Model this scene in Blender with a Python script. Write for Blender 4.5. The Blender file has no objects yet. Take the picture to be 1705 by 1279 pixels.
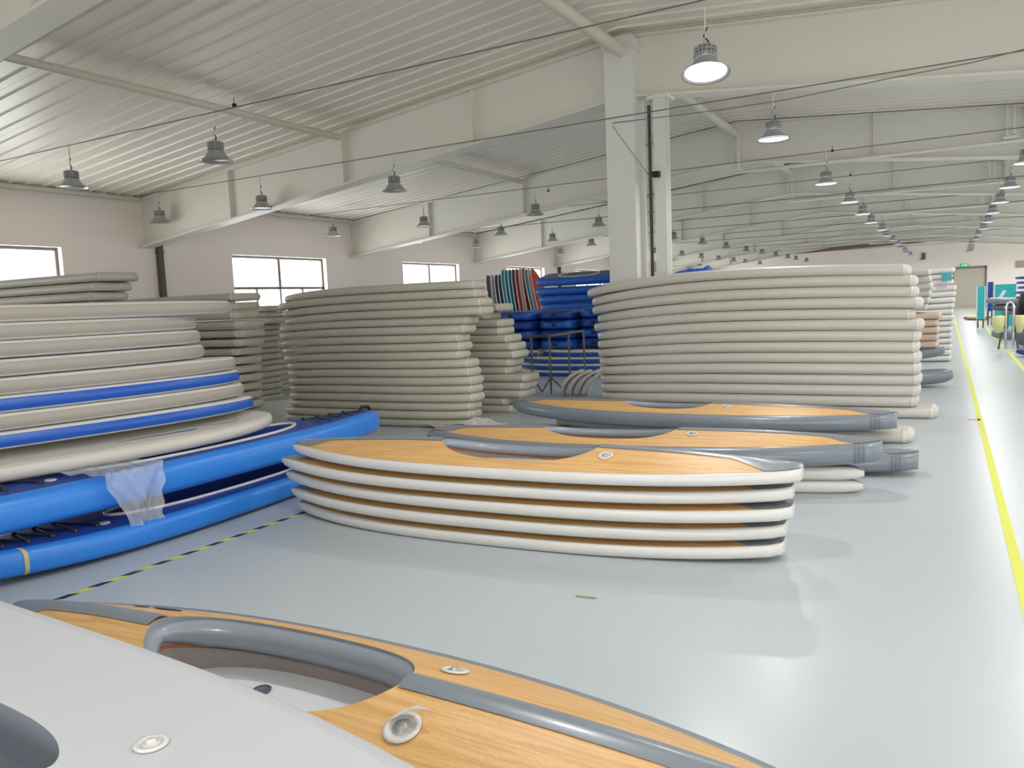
import bpy, math, random
from mathutils import Vector, Matrix
import numpy as np
random.seed(7)
C = bpy.context.scene.collection
PI = math.pi

# ------------------------------------------------------------------ camera (1705 x 1279 frame)
F_PX = 1290.0; ROLL = .042; PITCH = math.radians(5.9312); YAW = math.radians(29.3322); H = 1.5
cam_d = bpy.data.cameras.new('camera'); cam = bpy.data.objects.new('camera', cam_d); C.objects.link(cam)
cam_d.sensor_width = 36; cam_d.lens = 36 * F_PX / 1705; cam_d.clip_end = 300; cam_d.clip_start = .02
cam.matrix_world = (Matrix.Translation((0, 0, H)) @ Matrix.Rotation(YAW, 4, 'Z')
                    @ Matrix.Rotation(PI / 2 - PITCH, 4, 'X') @ Matrix.Rotation(-ROLL, 4, 'Z'))
bpy.context.scene.camera = cam

# ------------------------------------------------------------------ world, exposure
w = bpy.data.worlds.new('world'); bpy.context.scene.world = w; w.use_nodes = True
w.node_tree.nodes['Background'].inputs[0].default_value = (1, .98, .96, 1)
w.node_tree.nodes['Background'].inputs[1].default_value = 4.5
vs = bpy.context.scene.view_settings
vs.view_transform = 'Standard'; vs.look = 'None'; vs.gamma = 1; vs.exposure = -0.84; vs.use_curve_mapping = False
LAMP_W = 62.0

# daylight entering at the windows; the unseen back opening is added for fill light
def daylight(name, loc, rot, sx, sy, watts, col=(1, .98, .95)):
    l = bpy.data.lights.new(name, 'AREA'); l.shape = 'RECTANGLE'; l.size = sx; l.size_y = sy; l.energy = watts; l.color = col
    o = bpy.data.objects.new(name, l); C.objects.link(o); o.location = loc; o.rotation_euler = rot
    return o
WIN_Y = [-.5 + 6.72 * k + .92 for k in range(-0, 9)]           # centre helper, refined below
WIN_Y = [1.0, 7.45, 14.85, 21.6, 28.3, 34.8, 41.5, 48.2, 54.6]
for y in WIN_Y:
    daylight('window_daylight', (-15.3, y, 2.0), (0, -PI / 2, 0), 1.9, 3.2, 260)
    daylight('window_daylight', (9.3, y, 2.0), (0, PI / 2, 0), 1.9, 3.2, 190)
daylight('back_fill_light', (1.5, -6.6, 1.9), (PI / 2, 0, 0), 8.0, 3.4, 560)  # unseen opening behind the camera, added to brighten the hall

# ------------------------------------------------------------------ pixel <-> place
def _ray(px, py):
    x = px - 852.5; y = py - 639.5; c, s = math.cos(ROLL), math.sin(ROLL)
    X = x * c - y * s; up = -(x * s + y * c)
    F = F_PX * math.cos(PITCH) + up * math.sin(PITCH); U = up * math.cos(PITCH) - F_PX * math.sin(PITCH)
    c, s = math.cos(YAW), math.sin(YAW)
    return Vector((X * c - F * s, X * s + F * c, U))
def atz(px, py, z): d = _ray(px, py); return d * ((z - H) / d.z) + Vector((0, 0, H))
def aty(px, py, Y): d = _ray(px, py); return d * (Y / d.y) + Vector((0, 0, H))
def atx(px, py, X): d = _ray(px, py); return d * (X / d.x) + Vector((0, 0, H))

# ------------------------------------------------------------------ materials
def S(h):   # sRGB 0-255 -> linear
    return tuple(((c / 255) / 12.92 if c / 255 <= .04045 else ((c / 255 + .055) / 1.055) ** 2.4) for c in h) + (1,)
def mat(name, rgb, rough=.5, metal=0, var=0., scale=3., bump=0., bscale=40., emit=None, spec=.5, coat=0, alpha=None):
    m = bpy.data.materials.new(name); m.use_nodes = True; nt = m.node_tree; b = nt.nodes['Principled BSDF']
    b.inputs['Base Color'].default_value = S(rgb); b.inputs['Roughness'].default_value = rough
    b.inputs['Metallic'].default_value = metal; b.inputs['Specular IOR Level'].default_value = spec
    b.inputs['Coat Weight'].default_value = coat; b.inputs['Coat Roughness'].default_value = .1
    tc = nt.nodes.new('ShaderNodeTexCoord')
    if var:
        n = nt.nodes.new('ShaderNodeTexNoise'); n.inputs['Scale'].default_value = scale; n.inputs['Detail'].default_value = 4
        nt.links.new(tc.outputs['Object'], n.inputs['Vector'])
        r = nt.nodes.new('ShaderNodeMix'); r.data_type = 'RGBA'
        a = S(rgb); r.inputs[6].default_value = tuple(max(0, v * (1 - var)) for v in a[:3]) + (1,)
        r.inputs[7].default_value = tuple(min(1, v * (1 + var)) for v in a[:3]) + (1,)
        nt.links.new(n.outputs['Fac'], r.inputs[0]); nt.links.new(r.outputs[2], b.inputs['Base Color'])
    if bump:
        n2 = nt.nodes.new('ShaderNodeTexNoise'); n2.inputs['Scale'].default_value = bscale; n2.inputs['Detail'].default_value = 5
        nt.links.new(tc.outputs['Object'], n2.inputs['Vector'])
        bp = nt.nodes.new('ShaderNodeBump'); bp.inputs['Strength'].default_value = bump; bp.inputs['Distance'].default_value = .01
        nt.links.new(n2.outputs['Fac'], bp.inputs['Height']); nt.links.new(bp.outputs['Normal'], b.inputs['Normal'])
    if emit:
        b.inputs['Emission Color'].default_value = S(emit[0]); b.inputs['Emission Strength'].default_value = emit[1]
    return m
def wood(name, a, b_):
    m = mat(name, a, .42, bump=.15, bscale=60); nt = m.node_tree; b = nt.nodes['Principled BSDF']
    tc = nt.nodes.new('ShaderNodeTexCoord'); mp = nt.nodes.new('ShaderNodeMapping'); mp.inputs['Scale'].default_value = (1.2, 26, 26)
    n = nt.nodes.new('ShaderNodeTexNoise'); n.inputs['Scale'].default_value = 2.2; n.inputs['Detail'].default_value = 6; n.inputs['Distortion'].default_value = .6
    rp = nt.nodes.new('ShaderNodeValToRGB'); rp.color_ramp.elements[0].position = .32; rp.color_ramp.elements[1].position = .62
    rp.color_ramp.elements[0].color = S(b_); rp.color_ramp.elements[1].color = S(a)
    nt.links.new(tc.outputs['Object'], mp.inputs[0]); nt.links.new(mp.outputs[0], n.inputs['Vector'])
    nt.links.new(n.outputs['Fac'], rp.inputs[0]); nt.links.new(rp.outputs[0], b.inputs['Base Color'])
    return m
def clear(name, tint, mixv, rough=.1):
    m = bpy.data.materials.new(name); m.use_nodes = True; nt = m.node_tree; nt.nodes.remove(nt.nodes['Principled BSDF'])
    o = nt.nodes['Material Output']; t = nt.nodes.new('ShaderNodeBsdfTransparent'); t.inputs[0].default_value = (.97, .99, 1, 1)
    g = nt.nodes.new('ShaderNodeBsdfPrincipled'); g.inputs['Base Color'].default_value = S(tint); g.inputs['Roughness'].default_value = rough
    mx = nt.nodes.new('ShaderNodeMixShader'); mx.inputs[0].default_value = mixv
    nt.links.new(t.outputs[0], mx.inputs[1]); nt.links.new(g.outputs[0], mx.inputs[2]); nt.links.new(mx.outputs[0], o.inputs[0])
    return m

M = dict(
    floor=mat('epoxy_floor', (182, 190, 195), .28, var=.035, scale=.5, spec=.45),
    wall=mat('wall_paint', (242, 232, 225), .8, var=.03, scale=.8),
    ceil=mat('roof_panel', (226, 221, 209), .4, var=.03, scale=.7),
    beam=mat('beam_paint', (222, 220, 210), .5, var=.03, scale=1.2),
    column=mat('column_paint', (220, 221, 217), .55, var=.03, scale=1.5),
    strut=mat('strut_paint', (208, 204, 190), .5),
    frame=mat('window_frame', (120, 112, 108), .4, metal=.3),
    reveal=mat('reveal_paint', (240, 236, 232), .7),
    glass=clear('window_glass', (240, 245, 250), .06, .02),
    pipe=mat('drain_pipe', (88, 80, 66), .5),
    cable=mat('cable', (112, 110, 104), .6),
    white_cable=mat('white_cable', (215, 212, 205), .5),
    black=mat('black_plastic', (22, 22, 24), .4),
    alu=mat('lamp_aluminium', (168, 167, 163), .4, metal=.25),
    alu_in=mat('lamp_reflector', (200, 202, 206), .35, metal=.3),
    fins=mat('lamp_fins', (165, 164, 160), .45, metal=.2),
    lit=mat('lamp_diffuser_lit', (245, 248, 255), .4, emit=((225, 232, 255), 4.5)),
    unlit=mat('lamp_diffuser_unlit', (112, 112, 112), .35),
    pvc=mat('pale_grey_pvc', (196, 192, 184), .42, var=.035, scale=2.5, bump=.05, bscale=9),
    pvc2=mat('warm_grey_pvc', (188, 184, 172), .45, var=.035, scale=2.5, bump=.05, bscale=9),
    seamgrey=mat('seam_grey', (104, 113, 124), .4),
    seam=mat('light_seam_tape', (207, 204, 196), .35),
    white=mat('white_pvc', (210, 209, 206), .36, var=.02, scale=2),
    cover=mat('white_hull_pvc', (192, 194, 199), .45, var=.02, scale=1.5),
    band=mat('grey_rail_band', (160, 153, 143), .5, var=.03, scale=2),
    bluerail=mat('blue_rail_band', (26, 84, 178), .35),
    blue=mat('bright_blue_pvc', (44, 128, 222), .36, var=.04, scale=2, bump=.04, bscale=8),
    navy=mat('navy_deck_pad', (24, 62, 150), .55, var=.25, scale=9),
    blue2=mat('blue_pvc', (30, 94, 190), .36, var=.06, scale=3),
    blue3=mat('deep_blue_pvc', (24, 66, 150), .42, var=.08, scale=3),
    wood=wood('wood_grain_deck', (216, 174, 116), (198, 150, 90)),
    tan=mat('tan_pvc', (206, 184, 166), .5),
    grey=mat('slate_grey_pvc', (122, 131, 141), .3, var=.05, scale=3, coat=.2),
    rimgrey=mat('cockpit_tube_grey', (138, 146, 156), .28, coat=.3),
    inner=mat('inner_wall_grey', (150, 140, 136), .5),
    innerbrown=mat('inner_wood_strip', (170, 104, 62), .5),
    floorpad=mat('white_floor_pad', (212, 214, 218), .5),
    teal=mat('teal_print', (30, 165, 170), .5, var=.1, scale=4),
    teal2=mat('teal_stripe', (70, 160, 180), .45),
    red=mat('red_stripe', (196, 66, 60), .45),
    orange=mat('orange_red_foam', (196, 74, 42), .45, var=.06, scale=5),
    slate=mat('slate_stripe', (92, 98, 116), .5),
    offwhite=mat('offwhite_stripe', (222, 222, 218), .45),
    yellow=mat('yellow_line_paint', (212, 218, 76), .5, var=.05, scale=8),
    navytape=mat('dark_tape', (30, 40, 62), .5),
    steel=mat('rack_steel', (96, 92, 84), .38, metal=.6),
    chrome=mat('chrome', (200, 202, 200), .12, metal=1),
    bag=mat('yellow_green_bag', (206, 208, 150), .6),
    brown=mat('brown_board', (120, 92, 80), .5),
    shutter=mat('shutter_door', (186, 180, 166), .6, var=.05, scale=1),
    brownband=mat('brown_sheeting', (122, 104, 84), .7, var=.1, scale=.6),
    exit=mat('exit_sign_green', (20, 150, 90), .4, emit=((30, 200, 120), .8)),
    exitmark=mat('exit_sign_white', (235, 250, 240), .4, emit=((235, 255, 240), 1.0)),
    plastic=clear('plastic_film', (225, 232, 240), .36, .18),
    paper=mat('crumpled_sheet', (205, 203, 198), .6),
    decal=mat('dark_decal', (60, 42, 34), .5),
    gold=mat('pale_gold_print', (188, 176, 130), .45),
    print_blue=mat('faded_print', (150, 165, 182), .5),
    straw=mat('tan_strip', (178, 164, 136), .6),
)

# ------------------------------------------------------------------ mesh helpers
class MB:
    def __init__(s): s.v = []; s.f = []; s.sm = []
    def add(s, vs, fs, smooth=False):
        n = len(s.v); s.v += [tuple(v) for v in vs]; s.f += [tuple(i + n for i in f) for f in fs]; s.sm += [smooth] * len(fs); return s
    def box(s, a, b):
        x0, y0, z0 = a; x1, y1, z1 = b
        return s.add([(x0, y0, z0), (x1, y0, z0), (x1, y1, z0), (x0, y1, z0), (x0, y0, z1), (x1, y0, z1), (x1, y1, z1), (x0, y1, z1)],
                     [(0, 3, 2, 1), (4, 5, 6, 7), (0, 1, 5, 4), (1, 2, 6, 5), (2, 3, 7, 6), (3, 0, 4, 7)])
    def prism_y(s, pts, y0, y1):        # polygon in (x,z) extruded along y
        n = len(pts)
        return s.add([(x, y0, z) for x, z in pts] + [(x, y1, z) for x, z in pts],
                     [tuple(range(n)), tuple(range(2 * n - 1, n - 1, -1))] + [(i, i + n, (i + 1) % n + n, (i + 1) % n) for i in range(n)])
    def tube(s, pts, r, seg=8, closed=False, cap=True):
        pts = [Vector(p) for p in pts]; n = len(pts); vs = []; fs = []; prev = None
        for i, p in enumerate(pts):
            if closed: d = pts[(i + 1) % n] - pts[i - 1]
            else: d = pts[min(i + 1, n - 1)] - pts[max(i - 1, 0)]
            d.normalize()
            if prev is None:
                u = d.orthogonal().normalized()
                up = Vector((0, 0, 1))
                if abs(d.z) < .9: u = d.cross(up).normalized()
            else:
                u = (prev - d * prev.dot(d)).normalized()
            prev = u; q = d.cross(u)
            rr = r[i] if hasattr(r, '__len__') else r
            vs += [p + (u * math.cos(a) + q * math.sin(a)) * rr for a in [2 * PI * k / seg for k in range(seg)]]
        for i in range(n if closed else n - 1):
            j = (i + 1) % n
            fs += [(i * seg + k, i * seg + (k + 1) % seg, j * seg + (k + 1) % seg, j * seg + k) for k in range(seg)]
        s.add(vs, fs, True)
        if cap and not closed:
            s.add(vs[:seg], [tuple(range(seg - 1, -1, -1))]); s.add(vs[-seg:], [tuple(range(seg))])
        return s
    def lathe(s, prof, seg=20, c=(0, 0, 0), smooth=True):
        vs = [(c[0] + r * math.cos(2 * PI * k / seg), c[1] + r * math.sin(2 * PI * k / seg), c[2] + z) for r, z in prof for k in range(seg)]
        fs = [(i * seg + k, i * seg + (k + 1) % seg, (i + 1) * seg + (k + 1) % seg, (i + 1) * seg + k) for i in range(len(prof) - 1) for k in range(seg)]
        return s.add(vs, fs, smooth)
    def grid(s, rows, smooth=True, closed=False):     # rows: list of equal length point lists
        m = len(rows[0]); vs = [p for r in rows for p in r]; fs = []
        for i in range(len(rows) - 1):
            for k in range(m if closed else m - 1):
                fs.append((i * m + k, i * m + (k + 1) % m, (i + 1) * m + (k + 1) % m, (i + 1) * m + k))
        return s.add(vs, fs, smooth)
    def mesh(s, name, m):
        me = bpy.data.meshes.new(name); me.from_pydata(s.v, [], s.f); me.polygons.foreach_set('use_smooth', s.sm); me.update()
        if m: me.materials.append(m)
        return me
    def build(s, name, m, parent=None):
        o = bpy.data.objects.new(name, s.mesh(name, m)); C.objects.link(o)
        if parent: o.parent = parent
        return o
def inst(name, me, parent=None, loc=None):
    o = bpy.data.objects.new(name, me); C.objects.link(o)
    if parent: o.parent = parent
    if loc is not None: o.location = loc
    return o
def tag(o, label, cat, group=None):
    o['label'] = label; o['category'] = cat
    if group: o['group'] = group
    return o
def thing(name, label, cat, loc=(0, 0, 0), rz=0, group=None):
    o = bpy.data.objects.new(name, None); C.objects.link(o); o.location = loc; o.rotation_euler = (0, 0, rz); o.empty_display_size = .1
    return tag(o, label, cat, group)
def struct(o, label=None):
    o['kind'] = 'structure'
    if label: o['label'] = label
    return o
ORD = ['first', 'second', 'third', 'fourth', 'fifth', 'sixth', 'seventh', 'eighth', 'ninth', 'tenth', 'eleventh', 'twelfth', 'thirteenth',
       'fourteenth', 'fifteenth', 'sixteenth', 'seventeenth', 'eighteenth', 'nineteenth', 'twentieth']

# ================================================================== SETTING
YB, YF = -6.5, 57.6; XL, XR = -15.0, 9.0; RX = -4.0
def roof(x): return 5.24 - .108 * (RX - x) if x < RX else 5.24 - .085 * (x - RX)
struct(MB().box((XL - .3, YB - .3, -.2), (XR + .3, YF + .3, 0)).build('floor', M['floor']), 'glossy pale grey epoxy workshop floor')

def long_wall(name, x0, x1, inner):
    mb = MB(); hw = 1.63; top = 2.95; sill = 1.02; zt = roof(x0 if inner > 0 else x1) + .3
    mb.box((x0, YB - .3, 0), (x1, YF + .3, sill)); mb.box((x0, YB - .3, top), (x1, YF + .3, zt))
    y = YB - .3
    for yc in WIN_Y:
        mb.box((x0, y, sill), (x1, yc - hw, top)); y = yc + hw
    mb.box((x0, y, sill), (x1, YF + .3, top))
    return struct(mb.build(name, M['wall']))
wl = long_wall('wall_left', XL - .28, XL, 1); wr = long_wall('wall_right', XR, XR + .28, -1)
fw = struct(MB().box((XL, YF, 0), (XR, YF + .28, 5.5)).build('wall_far', M['wall']))
bw = MB().box((XL, YB - .28, 0), (-2.6, YB, 5.5)).box((5.6, YB - .28, 0), (XR, YB, 5.5)).box((-2.6, YB - .28, 3.7), (5.6, YB, 5.5))
struct(bw.build('wall_back', M['wall']))

for side, xw, sg in (('left', XL, -1), ('right', XR, 1)):
    for i, yc in enumerate(WIN_Y):
        e = bpy.data.objects.new('window_%d' % (i + 1 + (9 if sg > 0 else 0)), None); C.objects.link(e); e.location = (xw + sg * .17, yc, 1.02)
        struct(e, 'blown-out daylight window with dark frame in the %s wall' % side)
        f = MB(); t = .035; W2 = 1.63; HT = 1.93; TR = 1.13
        f.box((-t, -W2, 0), (t, W2, .06)); f.box((-t, -W2, HT - .06), (t, W2, HT)); f.box((-t, -W2, TR - .03), (t, W2, TR + .03))
        for y in (-W2, W2 - .06): f.box((-t, y, .06), (t, y + .06, HT - .06))
        f.box((-t, -.04, TR + .03), (t, .04, HT - .06))
        for y in (-.8, 0, .8): f.box((-t, y - .025, .06), (t, y + .025, TR - .03))
        fo = f.build('window_frame', M['frame'], e)
        for y0, y1, z0, z1 in ((-W2 + .06, -.04, TR + .03, HT - .06), (.04, W2 - .06, TR + .03, HT - .06),
                               (-W2 + .06, -.825, .06, TR - .03), (-.775, -.025, .06, TR - .03), (.025, .775, .06, TR - .03), (.825, W2 - .06, .06, TR - .03)):
            MB().box((-.004, y0, z0), (.004, y1, z1)).build('pane', M['glass'], e)
        MB().box((-sg * .17, -W2 - .0, -.03), (-sg * .04, W2, 0.0)).build('window_sill', M['reveal'], e)

# corrugated roof panels, one object each
ceil = bpy.data.objects.new('ceiling', None); C.objects.link(ceil); struct(ceil, 'white ribbed metal roof lining')
PW = .9
def panel_mesh(xa, xb):
    mb = MB(); za, zb = roof(xa), roof(xb); prof = []
    for k in range(3):
        y = k * .3; prof += [(y, 0), (y + .12, 0), (y + .135, -.024), (y + .165, -.024), (y + .18, 0)]
    prof += [(.896, 0)]
    mb.grid([[(xa, y, za + z) for y, z in prof], [(xb, y, zb + z) for y, z in prof]], smooth=False)
    mb.grid([[(xa, y, za + .06) for y in (0, .896)], [(xb, y, zb + .06) for y in (0, .896)]], smooth=False)
    for y in (0, .896): mb.add([(xa, y, za), (xb, y, zb), (xb, y, zb + .06), (xa, y, za + .06)], [(0, 1, 2, 3)])
    return mb.mesh('ceiling_panel', M['ceil'])
pl, pr = panel_mesh(XL - .25, RX), panel_mesh(RX, XR + .25)
y = YB - .2
while y < YF + .2:
    inst('ceiling_panel', pl, ceil, (0, y, 0)); inst('ceiling_panel', pr, ceil, (0, y, 0)); y += PW

# roof beams (tapered I girders across the hall)
FR = [-2.5, 4.05, 10.9, 17.6, 24.3, 31.0, 37.7, 44.4, 51.1]
def bot(x): return (4.37 - .122 * (RX - x)) if x < RX else 4.37 - .105 * (x - RX)
def beam(Y, first):
    e = bpy.data.objects.new('roof_beam', None); C.objects.link(e); e.location = (0, Y, 0)
    struct(e, 'cream painted steel roof beam spanning the hall'); 
    xs = [XL, RX, XR]
    wb = MB(); wb.prism_y([(XL, bot(XL)), (RX, bot(RX)), (XR, bot(XR)), (XR, roof(XR) - .04), (RX, roof(RX) - .04), (XL, roof(XL) - .04)], -.012, .012)
    wb.build('beam_web', M['beam'], e)
    fl = MB()
    for xa, xb in ((XL, RX), (RX, XR)):
        fl.prism_y([(xa, bot(xa) - .03), (xb, bot(xb) - .03), (xb, bot(xb)), (xa, bot(xa))], -.15, .15)
    fl.build('bottom_flange', M['beam'], e)
    ft = MB()
    for xa, xb in ((XL, RX), (RX, XR)):
        ft.prism_y([(xa, roof(xa) - .075), (xb, roof(xb) - .075), (xb, roof(xb) - .045), (xa, roof(xa) - .045)], -.12, .12)
    ft.build('top_flange', M['beam'], e)
    for x in ((-12.2, -9.3, -6.6, 1.3, 5.2) if first else (-12.2, -9.3, -6.6, -1.3, 1.3, 5.2)):
        MB().box((x - .008, -.11, bot(x)), (x + .008, .11, roof(x) - .075)).build('stiffener', M['beam'], e)
    return e
for Y in FR: beam(Y, Y < 12)

# longitudinal struts under the roof: one object each bay
def strut(x, r, z, ya, yb):
    o = MB().tube([(x, ya, z), (x, yb, z)], r, 10).build('roof_strut', M['strut']); struct(o, 'cream round steel strut running along the roof'); return o
for i in range(len(FR) - 1):
    ya, yb = FR[i] + .16, FR[i + 1] - .16
    strut(-9.3, .055, roof(-9.3) - .16, ya, yb); strut(-14.85, .05, roof(-14.85) + .0 - .06, ya, yb)
    strut(-4.0, .085, 4.93, ya, yb); strut(1.3, .06, roof(1.3) - .2, ya, yb)

# column with its side post, pipe and camera
e = thing('column', 'tall white square column rising behind the widest board stack', 'column', (-4.05, 10.78, 0))
MB().box((-.21, -.17, 0), (.21, .3, roof(-4.05) - .1)).build('shaft', M['column'], e)
MB().box((-.24, -.2, 4.95), (.24, .33, 5.06)).build('cap_plate', M['beam'], e)
e = thing('post', 'slim white steel post standing just right of the square column', 'post', (-3.52, 10.85, 0))
MB().box((-.085, -.1, 0), (.085, -.085, 4.24)).box((-.085, .085, 0), (.085, .1, 4.24)).box((-.01, -.085, 0), (.01, .085, 4.24)).build('shaft', M['column'], e)
MB().box((-.16, -.15, 4.24), (.16, .15, 4.285)).build('head_plate', M['beam'], e)
tag(MB().tube([(-3.7, 10.86, 0), (-3.7, 10.86, 4.2)], .025, 8).build('conduit', M['pipe']), 'dark vertical conduit between the column and its side post', 'pipe')
p = aty(1094, 291, 10.72)
e = thing('security_camera', 'small black security camera on the slim post', 'camera', p)
MB().box((-.045, -.08, -.04), (.045, .02, .04)).build('housing', M['black'], e)
MB().lathe([(.0, 0), (.03, 0), (.03, .02), (0, .02)], 12).build('lens', M['black'], e).matrix_local = Matrix.Translation((0, -.08, 0)) @ Matrix.Rotation(PI / 2, 4, 'X')
MB().box((-.012, .02, -.012), (.012, .06, .012)).build('bracket', M['column'], e)

# hanging stub posts and tie bars on the further frames
for k, Y in enumerate(FR[3:]):
    for x in (-4.0, 1.0, 6.0):
        e = bpy.data.objects.new('hanger_post', None); C.objects.link(e); e.location = (x, Y - .2, 0)
        tag(e, '%s short steel hanger post back from the column, %s' % (ORD[k], {-4.0: 'under the ridge', 1.0: 'over the aisle', 6.0: 'right of the aisle'}[x]), 'post')
        MB().box((-.07, -.04, 4.2), (-.04, .04, roof(x) - .08)).box((.04, -.04, 4.2), (.07, .04, roof(x) - .08)).build('post_rail', M['beam'], e)
        MB().box((-.12, -.06, 4.14), (.12, .06, 4.19)).build('foot_plate', M['beam'], e)
    tag(MB().tube([(-4.0, Y - .2, 4.11), (XR, Y - .2, 4.06)], .035, 8).build('tie_bar', M['beam']),
        'thin cream tie bar across the hall, %s back from the column' % ORD[k], 'bar')

# drain pipes on the left wall
for Y, t in ((11.2, 'nearer dark drain pipe on the left wall between two windows'), (31.3, 'farther dark drain pipe on the left wall near the leaning boards')):
    e = thing('drain_pipe', t, 'pipe', (-14.93, Y, 0))
    MB().box((-.06, -.055, 0), (.05, .055, 3.28)).build('pipe', M['pipe'], e)
    for z in (1.9, 2.9): MB().box((-.065, -.07, z), (.06, .07, z + .04)).build('bracket', M['pipe'], e)

# door, exit sign, wall fittings at the far end
e = bpy.data.objects.new('door_1', None); C.objects.link(e); e.location = (1.28, YF, 0); struct(e, 'beige roller door in the far wall')
MB().box((-.85, -.06, 0), (.85, -.02, 2.5)).build('door_leaf', M['shutter'], e)
MB().box((-.95, -.1, 0), (-.85, 0, 2.6)).box((.85, -.1, 0), (.95, 0, 2.6)).box((-.95, -.1, 2.5), (.95, 0, 2.62)).build('door_frame', M['frame'], e)
for k in range(9): MB().box((-.84, -.075, .15 + k * .26), (.84, -.06, .17 + k * .26)).build('slat', M['shutter'], e)
e = thing('exit_sign', 'small green exit sign above the far roller door', 'sign', (1.0, YF - .03, 2.72))
MB().box((-.24, -.03, -.1), (.24, .03, .1)).build('sign_box', M['exit'], e)
r = MB().box((-.14, -.034, -.02), (-.02, -.031, .02)).add([(-.02, -.032, -.05), (.05, -.032, 0), (-.02, -.032, .05)], [(0, 1, 2)]).box((.08, -.034, -.06), (.14, -.031, .06))
r.build('arrow_mark', M['exitmark'], e)
tag(MB().box((-.1, -.12, -.2), (.1, 0, .22)).box((-.2, -.1, -.2), (-.1, -.05, -.14)).build('wall_speaker', M['pipe']), 'small dark box fitted high on the far wall', 'box').location = (-1.3, YF, 3.42)
tag(MB().box((-.1, -.12, -.1), (.1, 0, .1)).build('wall_box', M['black']), 'tiny dark fitting on the far wall right of the roller door top', 'box').location = (1.35, YF, 3.75)
struct(MB().prism_y([(-12.5, 4.0), (-.2, 4.35), (-.2, 4.62), (-7, 4.42)], -.05, .0).build('trim_1', M['brownband']), 'brown sheeting strip high across the far wall').location = (0, YF, 0)

# floor markings
tag(MB().box((.325, 1, 0), (.377, 57, .002)).build('floor_line', M['yellow']), 'long yellow line painted on the floor beside the stacks', 'floor line')
tag(MB().box((1.17, 8, 0), (1.23, 57, .002)).build('floor_line', M['yellow']), 'yellow line on the far right of the floor by the trolley hoop', 'floor line')
ht = thing('hazard_tape', 'black and yellow dashed hazard tape on the floor by the blue kayaks', 'tape', (-4.2, 0, 0))
yy = 1.3; k = 0
tm = {}
for kind in ('yellow', 'navytape'):
    tm[kind] = MB().add([(-.02, 0, .0005), (.02, .04, .0005), (.02, .14, .0005), (-.02, .1, .0005), (-.02, 0, .002), (.02, .04, .002), (.02, .14, .002), (-.02, .1, .002)],
                        [(0, 3, 2, 1), (4, 5, 6, 7), (0, 1, 5, 4), (1, 2, 6, 5), (2, 3, 7, 6), (3, 0, 4, 7)]).mesh('tape_dash', M[kind])
while yy < 4.6:
    inst('tape_dash', tm['yellow' if k % 2 else 'navytape'], ht, (0, yy, 0)); yy += .1; k += 1
st = thing('wood_strip', 'thin tan strip lying alone on the open floor', 'strip', atz(976, 995, .003))
MB().add([(-.055, -.008, 0), (.05, .006, 0), (.052, .014, 0), (-.053, 0, 0), (-.055, -.008, .006), (.05, .006, .006), (.052, .014, .006), (-.053, 0, .006)],
         [(0, 3, 2, 1), (4, 5, 6, 7), (0, 1, 5, 4), (1, 2, 6, 5), (2, 3, 7, 6), (3, 0, 4, 7)]).build('strip', M['straw'], st)
tag(MB().box((-.06, -.06, 0), (.06, .06, .002)).build('floor_mark', mat('pink_mark', (214, 150, 160), .5)), 'small faint pink mark beside the long yellow line', 'mark').location = atz(1622, 699, 0)

# ================================================================== LAMPS AND CABLES
LY = [-1.0, 3.0, 7.0, 10.6, 15.7, 19.4, 22.8, 26.0, 29.6, 33.2, 36.8, 40.4, 44.0, 47.6, 50.5, 54.8]  # first two positions hold lit lamps out of view, added for light
LXS = [(-14.0, 0), (-11.1, 0), (-8.05, 0), (-1.97, 1), (1.12, 1), (4.2, 1), (7.3, 1)]
def lamp_meshes():
    d = {}
    d['shade'] = MB().lathe([(.095, .13), (.11, .11), (.13, .075), (.165, .03), (.215, .0), (.222, -.006), (.215, .004)], 24).mesh('lamp_shade', M['alu'])
    d['reflector'] = MB().lathe([(.21, .0), (.16, .026), (.125, .07), (.1, .105)], 24).mesh('reflector', M['alu_in'])
    d['lit'] = MB().lathe([(.0, .01), (.195, .01), (.197, .014), (0, .014)], 24).mesh('diffuser', M['lit'])
    d['unlit'] = MB().lathe([(.0, .012), (.19, .012), (.192, .016), (0, .016)], 24).mesh('diffuser', M['unlit'])
    h = MB().lathe([(0, .13), (.07, .13), (.07, .25), (0, .25)], 16)
    for k in range(16):
        a = 2 * PI * k / 16; c, s = math.cos(a), math.sin(a)
        h.add([(x * c - y * s, x * s + y * c, z) for z in (.135, .235) for x, y in ((.06, -.004), (.105, -.004), (.105, .004), (.06, .004))],
              [(0, 3, 2, 1), (4, 5, 6, 7), (0, 1, 5, 4), (1, 2, 6, 5), (2, 3, 7, 6), (3, 0, 4, 7)])
    for z in (.16, .2, .235): h.tube([(.105 * math.cos(2 * PI * k / 16), .105 * math.sin(2 * PI * k / 16), z) for k in range(16)], .004, 5, closed=True)
    d['heat_sink'] = h.mesh('heat_sink', M['fins'])
    d['hook'] = MB().tube([(0, 0, .24), (0, 0, .29), (.02, 0, .31), (.0, 0, .335), (-.02, 0, .31)], .006, 6).mesh('hook', M['alu'])
    d['cord'] = MB().tube([(.01, 0, .25), (.03, 0, .3), (-.015, 0, .36), (.012, 0, .42), (.02, 0, .44)], .007, 6).mesh('cord', M['black'])
    d['hanger'] = MB().tube([(0, 0, .33), (0, 0, .635)], .008, 6).mesh('hanger', M['white_cable'])
    return d
LM = lamp_meshes()
rown = {-14.0: 'row nearest the left wall', -11.1: 'second row from left wall', -8.05: 'third row from left wall',
        -1.97: 'row right of the column', 1.12: 'row above the aisle', 4.2: 'second row right of the aisle', 7.3: 'row nearest the right wall'}
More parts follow.
